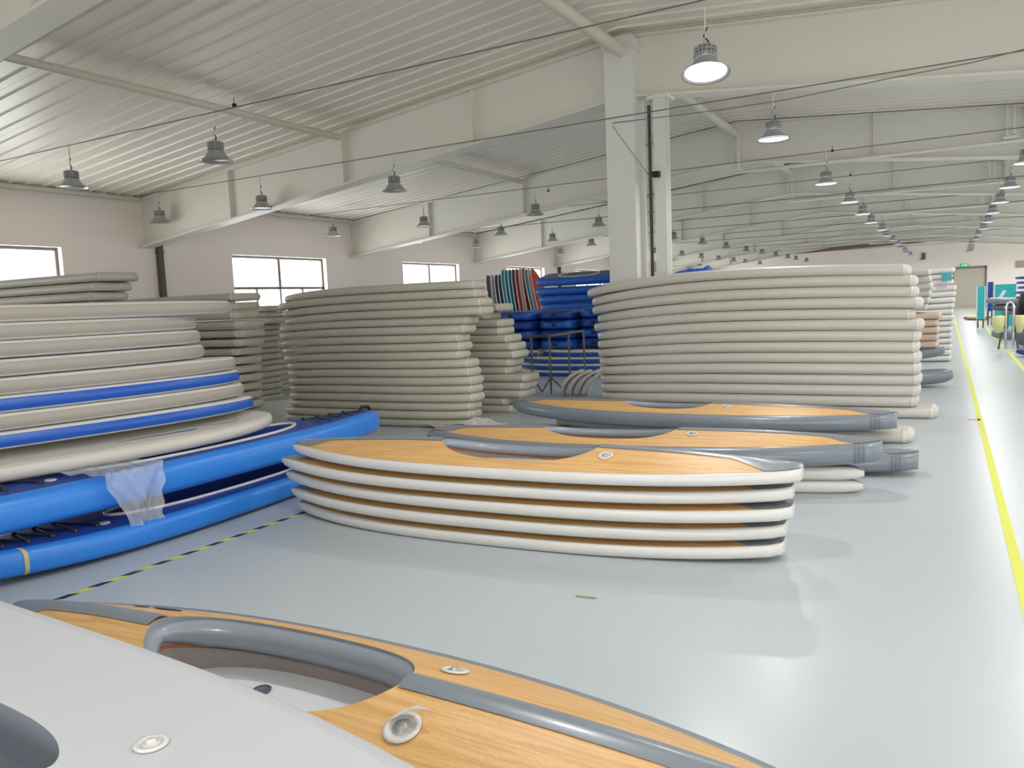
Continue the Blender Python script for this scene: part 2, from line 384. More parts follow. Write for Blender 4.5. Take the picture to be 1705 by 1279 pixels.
for lx, on in LXS:
    n = 0
    for ly in LY:
        if not on and ly < 6: continue
        lab = '%s high-bay lamp, %s from front in the %s' % ('lit' if on else 'unlit', ORD[n], rown[lx]); n += 1
        e = thing('high_bay_lamp', lab, 'lamp', (lx + random.uniform(-.05, .05), ly, 3.45), 0, 'high-bay lamps hanging in rows')
        if lx == -1.97 and ly == 7.0: e.location = (-1.86, 7.0, 3.43); e.rotation_euler = (math.radians(-11), math.radians(-3), 0)
        
        if lx == -1.97 and ly == 10.6: e.location.y = 10.62
        e.scale = (.95, .95, .95)
        for pn, key in (('lamp_shade', 'shade'), ('diffuser', 'lit' if on else 'unlit'), ('heat_sink', 'heat_sink'), ('hanger', 'hanger')):
            inst(pn, LM[key], e)
        if ly < 30: inst('reflector', LM['reflector'], e); inst('hook', LM['hook'], e); inst('cord', LM['cord'], e)
        if on:
            l = bpy.data.lights.new('lamp_light', 'AREA'); l.shape = 'DISK'; l.size = .24; l.energy = LAMP_W; l.color = (1, .985, .96); l.spread = math.radians(170)
            lo = bpy.data.objects.new('lamp_light', l); C.objects.link(lo); lo.parent = e; lo.location = (0, 0, .004)
for n, ly in enumerate(LY[2:]):
    pts = []
    for k in range(41):
        x = -14.6 + 23.4 * k / 40; pts.append((x, ly, 4.045))
    tag(MB().tube(pts, .008 if ly < 20 else .012, 5).build('lamp_cable', M['cable']), 'thin dark cable crossing the hall above the %s lamp row from the front' % ORD[n], 'cable')
# second wires seen at right, and small cable clips
tag(MB().tube([tuple(aty(1020, 205, 10.55)), tuple(aty(1200, 183, 10.5)), tuple(aty(1315, 165, 10.4)), tuple(aty(1480, 131, 10.2)), tuple(aty(1620, 104, 10.1)), tuple(aty(1760, 68, 10))], .006, 5).build('slack_wire', M['cable']),
    'slack second wire running right from the column above the lamps', 'wire')
tag(MB().tube([tuple(aty(1020, 210, 10.58)), tuple(aty(1086, 300, 10.58))], .004, 5).build('stay_wire', M['cable']), 'fine stay wire slanting down across the white column', 'wire')
for k, (px, py, Y) in enumerate(((390, 174, 7), (1064, 40, 10.6), (710, 262, 11), (913, 317, 15.7), (1386, 250, 15.7), (1416, 291, 19.4))):
    q = aty(px, py, Y); t = ['above the third lamp row', 'at the column head', 'by the left beam', 'below the middle beam', 'above the aisle', 'farther above the aisle'][k]
    e = thing('cable_clip', 'tiny black cable clip hanging %s' % t, 'clip', q)
    MB().box((-.02, -.02, -.03), (.02, .02, .01)).build('clip_body', M['black'], e); MB().tube([(0, 0, .01), (0, 0, .08)], .005, 5).build('clip_wire', M['black'], e)

# ================================================================== BOARD BUILDER
class Board:
    """inflatable stand-up board: nose at -x, tail at +x, bottom at z=0"""
    def __init__(s, L, W, T, pn=2.4, qn=.6, tw=.62, nose_thin=.45, zf=None, tail_round=.05):
        s.L, s.W, s.T, s.pn, s.qn, s.tw, s.nt, s.zf, s.tr = L, W, T, pn, qn, tw, nose_thin, zf or (lambda u: 0), tail_round
        u = [-1, -.995, -.985, -.97, -.95, -.92, -.88, -.83, -.77, -.7, -.6, -.48, -.34, -.18, 0, .18, .34, .48, .6, .7, .79, .86, .91, .945, .965, .98, .99, .997, 1]
        s.us = u
    def hw(s, u):
        if u < 0: h = max(.03, (1 - abs(u) ** s.pn) ** s.qn)
        else:
            h = 1 - (1 - s.tw) * u ** 2.6
            e = 1 - s.tr
            if u > e: h *= max(.55, math.sqrt(max(0, 1 - .7 * ((u - e) / s.tr) ** 2.5)))
        return s.W / 2 * h
    def th(s, u):
        t = s.T / 2
        if u < -.5: t *= 1 - s.nt * ((-u - .5) / .5) ** 2
        a = abs(u)
        if a > .975: t *= math.sqrt(max(.05, 1 - ((a - .975) / .025) ** 2 * .9))
        return t
    def p(s, u, side, phi, off=0):       # rail point; phi -90 bottom .. 90 top
        h, t = s.hw(u), s.th(u); r = min(t, h); zc = s.T / 2 + s.zf(u) - (s.T / 2 - t) * (0 if u > 0 else .3)
        ex = 0
        if u <= -1: ex = -off
        if u >= 1: ex = off
        return (u * s.L / 2 + ex, side * (h - r + (r + off) * math.cos(phi)), zc + (t + off) * math.sin(phi))
    def hull(s, m):
        mb = MB(); N = 8; rows = []
        for u in s.us:
            r = [s.p(u, 1, -PI / 2 + PI * k / N) for k in range(N + 1)] + [s.p(u, -1, PI / 2 - PI * k / N) for k in range(N + 1)]
            rows.append(r)
        mb.grid(rows, closed=True); n = len(rows[0])
        mb.add(rows[0], [tuple(range(n))], False); mb.add(rows[-1], [tuple(range(n - 1, -1, -1))], False)
        return mb.mesh('hull', m)
    def band(s, m, a=math.radians(38), off=.0025, b=None, name='rail_band'):
        mb = MB(); b = b if b is not None else a
        us = s.us[1:-1]
        ph = [-a + (a + b) * k / 4 for k in range(5)]
        for sd in (1, -1): mb.grid([[s.p(u, sd, f, off) for f in ph] for u in us])
        for u in (us[0], us[-1]): mb.grid([[s.p(u, 1, f, off) for f in ph], [s.p(u, -1, f, off) for f in ph]])
        return mb.mesh(name, m)
    def ring(s, m, u0, u1, off=.003, name='seam_tape'):
        mb = MB(); N = 8; rows = []
        for u in (u0, (u0 + u1) / 2, u1):
            rows.append([s.p(u, 1, -PI / 2 + PI * k / N, off) for k in range(N + 1)] + [s.p(u, -1, PI / 2 - PI * k / N, off) for k in range(N + 1)])
        return mb.grid(rows, closed=True).mesh(name, m)

def droop(a, b=0, p=2.2, c=0):
    return lambda u: (-a * (-u) ** p if u < 0 else -b * u ** p) + c * (1 - u * u)
def stack(desc, spec, meshes, Yc, z0, pitch, L0, group, name='inflatable_board', lead='pale grey inflatable board', rz=0, n_override=None):
    """spec: list top->bottom of (xL, xR) world; Yc centre of the stack"""
    n = len(spec)
    for i, sp in enumerate(spec):
        xl, xr = sp[0], sp[1]; zi = z0 + (n - 1 - i) * pitch
        me = meshes[i % len(meshes)]
        where = 'topmost' if i == 0 else ('lowest' if i == n - 1 else ORD[i] + ' from the top')
        if n == 1: where = 'lone'
        e = thing(name, '%s, %s %s' % (lead, where, desc), 'board', ((xl + xr) / 2, Yc + (sp[2] if len(sp) > 2 else random.uniform(-.03, .03)), zi), rz + random.uniform(-.006, .006), group)
        sc = (xr - xl) / L0
        for pn, mm in me: inst(pn, mm, e).scale = (sc, 1, 1)

# ---- wide white stack in front of the column (Y 9.75 .. 10.5)
bR = [Board(4.1, .76, .128, zf=droop(.035 + .012 * k, .02 * (k % 2), 2.0), pn=2.0, qn=.62, tw=.7, nose_thin=.2) for k in range(3)]
mR = [[('hull', b.hull(M['pvc'])), ('seam_tape', b.ring(M['seam'], .962, .972)), ('rail_band', b.band(M['pvc'], math.radians(20), .0015))] for b in bR]
bRt = Board(4.1, .76, .132, zf=droop(.13, .03, 1.7, .02), pn=2.0, qn=.62, tw=.7, nose_thin=.25)
mRt = [('hull', bRt.hull(M['pvc'])), ('seam_tape', bRt.ring(M['seam'], .962, .972))]
lx = [967, 974, 974, 982, 975, 981, 981, 981, 983, 983, 983, 984, 986]
rx = [1514, 1526, 1528, 1536, 1522, 1538, 1533, 1531, 1534, 1534, 1535, 1533, 1530]
# top five bow over the ones below: they share one curved profile
def curved_stack(desc, spec, Yf, W, T, pitch, z0, group, shape, m, lead, L0=4.1, seam=True, n_curve=6, pn=6, tw=.7, nt=.22, bandm=None, tr=.05):
    n = len(spec)
    for i, (xl, xr) in enumerate(spec):
        k = n - 1 - i                                   # 0 = lowest
        f = shape(k, n)
        b = Board(xr - xl, W, T, zf=droop(f[0], f[1], 2.0, f[2]), pn=pn, qn=.36, tw=tw, nose_thin=nt, tail_round=tr)
        where = 'topmost' if i == 0 else ('lowest' if i == n - 1 else ORD[i] + ' from the top')
        e = thing('inflatable_board', '%s, %s %s' % (lead, where, desc), 'board', ((xl + xr) / 2, Yf + W / 2 + random.uniform(-.015, .015), z0 + k * pitch - f[2]), 0, group)
        inst('hull', b.hull(m), e)
        if seam: inst('seam_tape', b.ring(M['seam'], .962, .972), e)
        if bandm: inst('rail_band', b.band(bandm, math.radians(24), .0015), e)
XW = lambda px, Y, py=560: aty(px, py, Y).x
curved_stack('in the wide stack before the white column', [(XW(a, 9.75), XW(b, 9.75)) for a, b in zip(lx, rx)], 9.75, .76, .128, .130, .125,
             'boards in the wide stack before the column', lambda k, n: (.015 + .009 * k, .0 + .002 * k, .0 + .0028 * k), M['pvc'], 'pale grey board')
e = thing('inflatable_board', 'pale grey board on the floor under the wide column stack', 'board', ((XW(990, 9.75) + XW(1548, 9.75)) / 2, 10.12, 0), 0, 'boards in the wide stack before the column')
b = Board(4.2, .74, .12, zf=droop(0, 0), tw=.7); inst('hull', b.hull(M['pvc']), e); inst('seam_tape', b.ring(M['seam'], .962, .972), e)

# ---- middle stack
lxm = [458, 447, 453, 458, 447, 448, 449, 450, 452, 455, 457, 457, 458, 457, 456, 448, 446]
rxm = [796, 799, 806, 808, 781, 777, 766, 769, 765, 779, 782, 786, 784, 786, 780, 780, 779]
curved_stack('in the middle stack facing the blue kayak tip', [(XW(a, 7.75), XW(b - 16, 7.75)) for a, b in zip(lxm, rxm)], 7.75, .74, .103, .106, .0,
             'boards in the middle stack', lambda k, n: (.01 + .0035 * k, .0, 0), M['pvc2'], 'warm grey board', L0=3.3, tw=.45, tr=.16)
# ---- stack behind it
rx2 = [836, 815, 838, 836, 849, 857, 860, 852, 847, 876, 872, 869, 841, 853]
curved_stack('in the ragged stack behind the middle stack', [(-8.4 + random.uniform(-.1, .1), XW(b - 10, 9.1)) for b in rx2], 9.1, .72, .105, .1085, .0,
             'boards in the ragged stack behind the middle one', lambda k, n: (.03, .01, 0), M['pvc2'], 'warm grey board', tw=.62)
# ---- left rear stacks
curved_stack('in the shaded stack left of the middle stack', [(XW(200, 9.4), XW(b, 9.4)) for b in (441, 438, 452, 428, 427, 424, 425, 422, 425, 421, 424, 424, 422, 424, 421, 424)], 9.4, .72, .1, .1035, .0,
             'boards in the shaded left stack', lambda k, n: (.02, .02, 0), M['pvc2'], 'shaded grey board')
curved_stack('in the short-ended stack behind the blue-striped boards', [(XW(150, 7.0), XW(b, 7.0)) for b in (384, 380, 381, 386, 385, 384, 377, 376, 375, 378, 374, 376, 377, 374, 376)], 7.0, .72, .1, .1205, .0,
             'boards in the short-ended left stack', lambda k, n: (.03, .0, 0), M['pvc2'], 'grey board')
curved_stack('in the tall stack at the far left edge', [(-12.2, XW(b, 5.4, 480)) for b in (155, 143, 136, 134, 131, 130, 128, 131, 129, 130, 128, 131, 129, 130, 129, 131, 128, 130, 129)], 5.4, .72, .1, .1085, .0,
             'boards in the tall far left stack', lambda k, n: (.02, .0, 0), M['pvc2'], 'grey board')

curved_stack('in the stack added to darken the left gap', [(-12.6, XW(b, 10.7)) for b in (446, 449, 447, 451, 448, 450, 447, 449, 450, 448, 451, 449, 447, 450)], 10.7, .7, .1, .1035, .0,
             'boards added to fill the dark gap', lambda k, n: (.02, .0, 0), M['pvc2'], 'shaded grey board', seam=False)  # stack added to block the bright view through the gap

# ---- near left stack with blue rails, lying along the hall on the kayaks
AX = math.radians(90 - 12)          # nose points away from the camera
tip = Vector((-5.05, 4.60, 0)); ax = Vector((math.cos(AX), math.sin(AX), 0))
S1 = [  # top->bottom: z, tip shift along axis, side shift toward camera, kind
    (1.515, -.16, -.02, 'grey'), (1.405, -.48, 0, 'grey'), (1.295, -.46, 0, 'grey'), (1.18, -.43, 0, 'grey'), (1.065, -.18, 0, 'grey'),
    (.955, -.15, .0, 'blue'), (.845, -.12, 0, 'grey'), (.73, -.06, .01, 'blue'), (.583, .05, .10, 'print')]
for i, (z, sh, sd, kind) in enumerate(S1):
    b = Board(3.3, .80, .108, zf=droop(.0, .0), pn=2.6, qn=.56, tw=.6, nose_thin=.1)
    c = tip + ax * (sh - 1.65) + Vector((ax.y, -ax.x, 0)) * sd
    lab = {'grey': 'pale board with broad grey rail', 'blue': 'pale board with bright blue rail', 'plain': 'plain pale board', 'print': 'pale board with exposed printed top'}[kind]
    e = thing('inflatable_board', '%s, %s in the near left stack' % (lab, 'topmost' if i == 0 else ('lowest' if i == 8 else ORD[i] + ' from the top')), 'board', (c.x, c.y, z), AX + PI + random.uniform(-.01, .01), 'boards in the near left stack')
    inst('hull', b.hull(M['white'] if kind != 'print' else M['pvc']), e)
    if kind in ('grey', 'blue'): inst('rail_band', b.band(M['band'] if kind == 'grey' else M['bluerail'], math.radians(42)), e)[
        'label'] = 'broad grey rail band' if kind == 'grey' else 'bright blue rail band'
    if kind == 'print':
        e.rotation_euler = (math.radians(-7), 0, AX + PI)
        zt = .1092
        pm = MB()
        def ell(cx, cy, rx_, ry_, a0=0, a1=2 * PI, n=20, w_=.012):
            rows = [[(cx + (rx_ - w_) * math.cos(a), cy + (ry_ - w_) * math.sin(a), zt), (cx + rx_ * math.cos(a), cy + ry_ * math.sin(a), zt)] for a in [a0 + (a1 - a0) * q / n for q in range(n + 1)]]
            pm.grid(rows, smooth=False)
        ell(-1.1, .1, .2, .07); ell(-1.15, .13, .12, .04, 0, PI)
        pm.build('printed_logo', M['print_blue'], e)
        MB().add([(-.9, .2, zt), (-.3, .235, zt), (-.3, .242, zt), (-.9, .225, zt)], [(0, 1, 2, 3)]).build('pinstripe', M['bluerail'], e)
        inst('seam_tape', b.band(M['seam'], math.radians(-62), .003, math.radians(74), 'seam_tape'), e)

# ================================================================== KAYAK BUILDER
class Kayak:
    def __init__(s, L, W, T, arch=.08, ck=(-.3, .3), cw=.2, coff=0, tipw=.02, p=2.3, q=.9, rock=.0, rockl=None, stripe=.045, tailw=None, lift=0, coffx=0, fz=.012, sq=.85):
        s.fz, s.sq = fz, sq
        s.__dict__.update(L=L, W=W, T=T, arch=arch, ck=ck, cw=cw, coff=coff, tipw=tipw, p_=p, q=q, rock=rock, rockl=rock if rockl is None else rockl, stripe=stripe, tailw=tailw or tipw)
        us = [-1, -.995, -.985, -.965, -.94, -.9, -.85, -.79] + [-.72 + .08 * k for k in range(19)] + [.79, .85, .9, .94, .965, .985, .995, 1]
        if ck:
            c0, c1 = ck; m, h = (c0 + c1) / 2, (c1 - c0) / 2
            us = [u for u in us if u < c0 - .01 or u > c1 + .01] + [m + h * math.sin(PI / 2 * k / 14) for k in range(-14, 15)]
        s.us = sorted(us)
    def hw(s, u):
        t = s.tailw if u > 0 else s.tipw
        return max(0, t + (s.W / 2 - t) * (1 - abs(u) ** s.p_) ** s.q) * (1 if abs(u) < .985 else (.55 if abs(u) >= 1 else .85))
    def th(s, u):
        a = abs(u); return s.T * (1 if a < .9 or (u > 0 and s.tailw > .09) else math.sqrt(max(.12, 1 - ((a - .9) / .1) ** 2 * .85)))
    def rk(s, u): return (s.rock if u > 0 else s.rockl) * abs(u) ** 3
    def inn(s, u): return max(s.hw(u) - s.rr(u), s.hw(u) * .3)
    def rr(s, u): return min(s.th(u), s.hw(u) * .7)
    def zd(s, u, y):
        h = s.inn(u); t = s.th(u); f = max(0, 1 - abs(u) ** 3); y = min(1, abs(y) / max(h, 1e-4))
        return s.T + t + s.rk(u) + s.arch * f * (1 - y ** 1.4)
    def co(s, u):
        if not s.ck: return 0
        c0, c1 = s.ck; m, h = (c0 + c1) / 2, (c1 - c0) / 2; q = (u - m) / h
        if abs(q) >= 1: return 0
        return s.cw * (1 - abs(q) ** 3.2) ** .6 * (1 - .12 * (-q if q < 0 else 0))
    def rail(s, u, sd, phi):
        h, t, r = s.hw(u), s.th(u), s.rr(u)
        c, n = max(0, math.cos(phi)), math.sin(phi)
        return (u * s.L / 2, sd * (h - r + r * c ** s.sq), s.T + s.rk(u) + t * math.copysign(abs(n) ** s.sq, n))
    def hull_mb(s, N=8, bottom=True):
        rows = []
        for u in s.us: rows.append([s.rail(u, 1, PI / 2 - PI * k / N) for k in range(N + 1)] + [s.rail(u, -1, -PI / 2 + PI * k / N) for k in range(N + 1)])
        mb = MB().grid(rows); n = len(rows[0])
        mb.add(rows[0], [tuple(range(n))]); mb.add(rows[-1], [tuple(range(n - 1, -1, -1))])
        return mb
    def deck_mb(s):
        mb = MB()
        for sd in (1, -1):
            rows = []
            for u in s.us:
                a, c = s.inn(u) + .002, s.co(u)
                rows.append([(u * s.L / 2, sd * (a + (c - a) * f), s.zd(u, a + (c - a) * f) + .001) for f in (0, .2, .4, .6, .8, 1)])
            mb.grid(rows)
        return mb
    def stripe_mb(s, w0=None, flare=.82):
        out = []; w0 = w0 or s.stripe
        for lo, hi in ((-1, s.ck[0] if s.ck else 0), (s.ck[1] if s.ck else 0, 1)):
            us = [u for u in s.us if lo <= u <= hi]; us = sorted(set(us + [lo + .0, hi + .0]))
            rows = []
            for u in us:
                a = abs(u); wd = w0 + max(0, (a - flare) / (1 - flare)) ** 1.3 * .6
                wd = min(wd, s.inn(u) + .004)
                rows.append([(u * s.L / 2, wd * f, s.zd(u, wd * f) + .004 + .006 * (1 - f * f) * (1 if a < .97 else 0)) for f in (-1, -.66, -.33, 0, .33, .66, 1)])
            out.append(MB().grid(rows))
        return out
    def loop(s, n=48, ins=0):
        c0, c1 = s.ck; m, h = (c0 + c1) / 2, (c1 - c0) / 2; pts = []
        for k in range(n):
            a = 2 * PI * k / n; u = m + h * math.cos(a); sgn = 1 if math.sin(a) >= 0 else -1
            y = s.co(u) * sgn; pts.append((u, y * (1 - ins)))
        return pts
    def wall_mb(s, z_lo=.03, top=-.0, lo=None):
        pts = s.loop(60); up = [(u * s.L / 2, y, s.zd(u, y) + top) for u, y in pts]; dn = [(u * s.L / 2, y * 1.02, z_lo if lo is None else s.zd(u, y) + lo) for u, y in pts]
        return MB().grid([up + [up[0]], dn + [dn[0]]])
    def floor_mb(s, z=.035):
        pts = s.loop(60); return MB().add([(u * s.L / 2, y * 1.02, z) for u, y in pts] + [((s.ck[0] + s.ck[1]) * s.L / 4, 0, z)], [(k, (k + 1) % 60, 60) for k in range(60)])
    def rim_mb(s, r, ends=.25, out=.0, dz=0):
        n = 72; pts = []; rad = []
        c0, c1 = s.ck
        for k, (u, y) in enumerate(s.loop(n)):
            a = 2 * PI * k / n; sn = abs(math.sin(a))
            pts.append((u * s.L / 2, y - (1 if y > 0 else -1) * out, s.zd(u, y) + dz)); en = ends + (.5 if math.cos(a) < 0 else 0); rad.append(r * (en + (1 - en) * min(1, sn * 1.8)))
        return MB().tube(pts, rad, 10, closed=True)
def valve(parent, K, u, y, r=.045, flap=False, core='alu'):
    z = K.zd(u, y) + .002; x = u * K.L / 2; dzy = (K.zd(u, y + .01) - K.zd(u, y - .01)) / .02
    o = MB().lathe([(0, .001), (r, .001), (r, .005), (r * .72, .007), (r * .7, .003), (0, .003)], 20).build('valve', M['white'], parent)
    o.matrix_local = Matrix.Translation((x, y, z)) @ Matrix.Rotation(math.atan(dzy), 4, 'X')
    q = MB().lathe([(0, .012), (r * .28, .012), (r * .3, .004), (r * .5, .006), (r * .55, .003)], 14).build('valve_core', M[core], o)
    if flap:
        MB().grid([[(-.05, .005, .008), (-.02, .045, .02), (.02, .06, .03)], [(-.02, -.0, .03), (.02, .03, .045), (.075, .05, .04)]]).build('valve_flap', M['white'], o)
def wood_kayak(K, label, loc, rz, railm, valves=(), group='wood-deck kayaks', ry=0, strap=None, deckm='wood', stripem='grey', full=True):
    e = thing('wood_deck_kayak', label, 'kayak', loc, rz, group); e.rotation_euler = (0, ry, rz)
    K.hull_mb().build('hull', M[railm], e); K.deck_mb().build('deck', M[deckm], e)
    for q in K.stripe_mb(): q.build('centre_stripe', M[stripem], e)
    if K.ck and full:
        dl = -.104 if K.fz < .013 and K.W > .825 else -.062
        K.wall_mb(lo=dl).build('inner_lining', M['rimgrey'], e)
        K.wall_mb(top=dl, lo=dl - .016).build('inner_strip', M['innerbrown'], e)
        K.wall_mb(top=dl - .016, z_lo=K.fz).build('inner_wall', M['inner'], e)
        K.floor_mb(K.fz).build('floor_pad', M['floorpad'], e)
        K.rim_mb(-dl * .5, ends=.1, out=-.004, dz=dl * .58).build('cockpit_rim', M['rimgrey'], e)
    for v in valves: valve(e, K, *v)
    if strap:
        for q in strap:
            rows = []
            for u in (q - .004, q + .004): rows.append([(x, y * 1.0, z) for x, y, z in [K.rail(u, -1, PI / 2 - PI * k / 8) for k in range(9)]])
            rows = [[(x, y * 1.006 - .002, z) for x, y, z in r] for r in rows]
            MB().grid(rows).build('seam_line', M['seamgrey'], e)
    return e
def place(tl, tr):      # two tip points -> centre, length, heading, pitch
    tl, tr = Vector(tl), Vector(tr); d = tr - tl
    return (tl + tr) / 2, d.length, math.atan2(d.y, d.x), -math.asin(d.z / d.length)

# ---- pile of five wood-deck kayaks with white rails
tl0 = [(489, 748), (473, 772), (477, 797), (488, 822), (497, 842)]
tr0 = [(1337, 790), (1322, 815), (1322, 850), (1310, 880), (1307, 915)]
zb = [.428, .32, .213, .105, 0.0]
for i in range(5):
    T = .035; zt = zb[i] + T
    a = aty(*tl0[i], 4.22); b_ = aty(*tr0[i], 4.46)
    cx, L = (a.x + b_.x) / 2, b_.x - a.x
    ck = (-.27, .35) if i == 0 else None
    K = Kayak(L, .72, T, arch=.105 if i == 0 else .03, ck=ck, cw=.245, p=2.6, q=.85, tipw=.025, tailw=.12, rock=.035, rockl=.035 if i < 3 else .02, stripe=.04)
    lab = ['white-railed wood-deck kayak with open cockpit, topmost of the near pile'] + ['white-railed wood-deck kayak, %s from the top of the near pile' % ORD[k] for k in (1, 2, 3)] + ['white-railed wood-deck kayak lying on the floor under the near pile']
    wood_kayak(K, lab[i], (cx, 4.35, zb[i]), .07 + [0, .008, -.006, .005, 0][i], 'white', valves=[(.39, -.14)] if i == 0 else (), group='wood-deck kayaks in the near pile')
# ---- two white-railed ones behind, floor level
for i, (px, py) in enumerate(((1440, 788), (1437, 815))):
    b_ = aty(px, py, 6.15); K = Kayak(3.5, .66, .05, arch=.012, ck=None, tipw=.03, rock=.0)
    wood_kayak(K, ['white-railed wood-deck kayak poking out right of the near pile, upper one', 'white-railed wood-deck kayak poking out right of the near pile, on the floor'][i],
               (b_.x - 1.75, 6.12, .106 * (1 - i)), .02 * i - .01, 'white', group='white-railed kayaks behind the near pile')
# ---- grey-railed kayaks
K = Kayak(3.7, .8, .075, arch=.09, ck=(-.40, .20), cw=.23, p=2.5, q=.8, tipw=.07, tailw=.1, rock=.03, rockl=.06, stripe=.045)
wood_kayak(K, 'grey-railed wood-deck kayak with open cockpit just behind the near pile', ((-4.05 - .40) / 2, 5.93, .212), .145, 'grey', valves=[(.27, -.12)], strap=(.9, .915, .93), group='grey-railed wood-deck kayaks')
K = Kayak(3.6, .72, .07, arch=.05, ck=None, p=2.5, q=.8, tipw=.07, tailw=.1, rock=.05)
wood_kayak(K, 'grey-railed kayak lying underneath, its grey tip poking out at right', (-1.97, 6.93, 0), -.02, 'grey', strap=(.9, .915, .93), group='grey-railed wood-deck kayaks')
K = Kayak(4.15, .82, .075, arch=.08, ck=(-.32, .16), cw=.23, p=2.5, q=.8, tipw=.07, tailw=.1, rock=.03, rockl=.07, stripe=.045)
wood_kayak(K, 'grey-railed wood-deck kayak farthest back, nearest the wide board stack', ((-4.6 - .32) / 2, 8.12, .14), -.0, 'grey', valves=[(.24, -.12)], strap=(.9, .915, .93), group='grey-railed wood-deck kayaks')
b = Board(3.9, .72, .115, zf=droop(0, 0), tw=.6)
e = thing('inflatable_board', 'white board lying under the farthest grey-railed kayak', 'board', (-2.2, 8.45, 0), 0); inst('hull', b.hull(M['pvc']), e); inst('seam_tape', b.ring(M['seam'], .95, .97), e)
# ---- foreground wood kayak
K = Kayak(3.62, .83, .075, arch=.10, ck=(-.43, .20), cw=.24, p=2.3, q=.9, tipw=.03, rock=.0, stripe=.045)
fg = wood_kayak(K, 'large foreground wood-deck kayak with grey centre stripe and open cockpit', (-1.75, 1.755, .15), 0, 'grey', valves=[(.235, .16), (.26, -.17, .055, True)], group=None)
pts = []
em = MB()
for (u0, u1, y0, y1) in ((-.57, -.475, .13, .19), (-.62, -.57, .115, .165)):
    n = 12; top = []; bt = []
    for k in range(n + 1):
        f = k / n; u = u0 + (u1 - u0) * f; yc = y0 + (y1 - y0) * .5; hh = (y1 - y0) * .5 * math.sin(PI * f) ** .7
        top.append((u * K.L / 2, yc + hh, K.zd(u, yc + hh) + .003)); bt.append((u * K.L / 2, yc - hh, K.zd(u, yc - hh) + .003))
    em.grid([bt, top])
em.build('oval_logo', M['decal'], fg)
MB().lathe([(0, .002), (.03, .002), (.034, .006), (.03, .008)], 16, (0, 0, .014)).build('drain_valve', M['slate'], fg).location = (atz(436, 1150, .165).x + 1.75, atz(436, 1150, .165).y - 1.755, 0)
# ---- what carries it: two more of the same under it, mostly hidden
# lower pile mates: drawn as flatter boats
for k in range(1):
    K2 = Kayak(3.55, .76, .066, arch=.005, ck=None, p=2.3, q=.9, tipw=.03)
    wood_kayak(K2, 'wood-deck kayak lying hidden under the large foreground kayak', (-1.75, 1.72, .01), 0, 'grey', group=None)
# ---- white upturned hull in the near corner
Kc = Kayak(4.4, .98, .07, arch=.015, ck=(.06, .425), cw=.085, p=3.4, q=.7, tipw=.12, rock=.0)
e = thing('upturned_kayak', 'white upturned kayak hull filling the lower left corner', 'kayak', (-2.50, .86, .455), -.045)
Kc.hull_mb().build('hull', M['cover'], e); Kc.deck_mb().build('hull_bottom', M['cover'], e)
Kc.wall_mb(top=-.0, z_lo=.018).build('opening_wall', M['rimgrey'], e); Kc.floor_mb(.02).build('opening_floor', M['grey'], e)
valve(e, Kc, .475, .15, .035, False, 'white')
e.rotation_euler = (0, 0, -.045)

for k, nm in enumerate(('lowest', 'middle', 'upper')):
    Ku = Kayak(4.2, .92, .07, arch=.006, ck=None, p=3.4, q=.7, tipw=.12)
    eu = thing('upturned_kayak', 'white upturned hull hidden under the near corner one, %s of three' % nm, 'kayak', (-2.52, .82, .002 + .15 * k), -.045)
    Ku.hull_mb().build('hull', M['cover'], eu); Ku.deck_mb().build('hull_bottom', M['cover'], eu)
# ---- blue kayaks on the left
def blue_kayak(label, near, far, z, W, T, ck, rock, strap=None, handle=False, dz=0):
    near, far = Vector(near), Vector(far); d = far - near; L = d.length; rz = math.atan2(d.y, d.x); c = (near + far) / 2
    K = Kayak(L, W, T, arch=.015, ck=ck, cw=.19, sq=.65, p=3.0, q=.8, tipw=.06, rock=rock[1], rockl=rock[0], stripe=.03)
    e = thing('blue_kayak', label, 'kayak', (c.x, c.y, z), rz, 'bright blue kayaks under the near left stack')
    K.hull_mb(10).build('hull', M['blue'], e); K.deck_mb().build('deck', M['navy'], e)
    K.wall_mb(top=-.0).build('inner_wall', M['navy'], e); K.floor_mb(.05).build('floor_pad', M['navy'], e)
    n = 60; pts = [(u * L / 2, y * 1.12 + (.015 if y > 0 else -.015), K.zd(u, y * 1.12) + .008) for u, y in K.loop(n)]
    MB().tube(pts, .012, 8, closed=True).build('white_piping', M['white'], e)
    for (ua, ub) in ((ck[1] + .08, .86), (-.84, ck[0] - .1)):
        pz = []
        for k in range(9):
            u = ua + (ub - ua) * k / 8; y = (.6 if k % 2 else -.6) * K.inn(u); pz.append((u * L / 2, y, K.zd(u, y) + .01))
        MB().tube(pz, .006, 6).build('bungee_cord', M['black'], e)
        for q in pz[::1]: MB().lathe([(0, .012), (.016, .01), (.018, -.006)], 8, q).build('cord_loop', M['black'], e)
    valve(e, K, ck[0] - .07, -.6 * K.inn(ck[0] - .07) * .9, .035)
    if handle:
        u = .93; MB().tube([(u * L / 2 - .07, 0, K.zd(u, 0) + .01), (u * L / 2 - .05, 0, K.zd(u, 0) + .04), (u * L / 2 + .05, 0, K.zd(u, 0) + .03), (u * L / 2 + .07, 0, K.zd(u, 0) + .0)], .016, 8).build('handle', M['black'], e)
    if strap:
        rows = [[K.rail(u, -1, PI / 2 - PI * k / 10) for k in range(11)] for u in (strap - .006, strap + .006)]
        rows = [[(x, y - .004, z_) for x, y, z_ in r] for r in rows]
        MB().grid(rows).build('printed_strap', M['gold'], e)
    return e, K
bk1, KL = blue_kayak('lower bright blue kayak lying on the floor with white piping', (-4.86, 2.05, 0), (-5.06, 5.95, 0), .015, .84, .08, (-.46, .55), (.05, .05), strap=-.82)
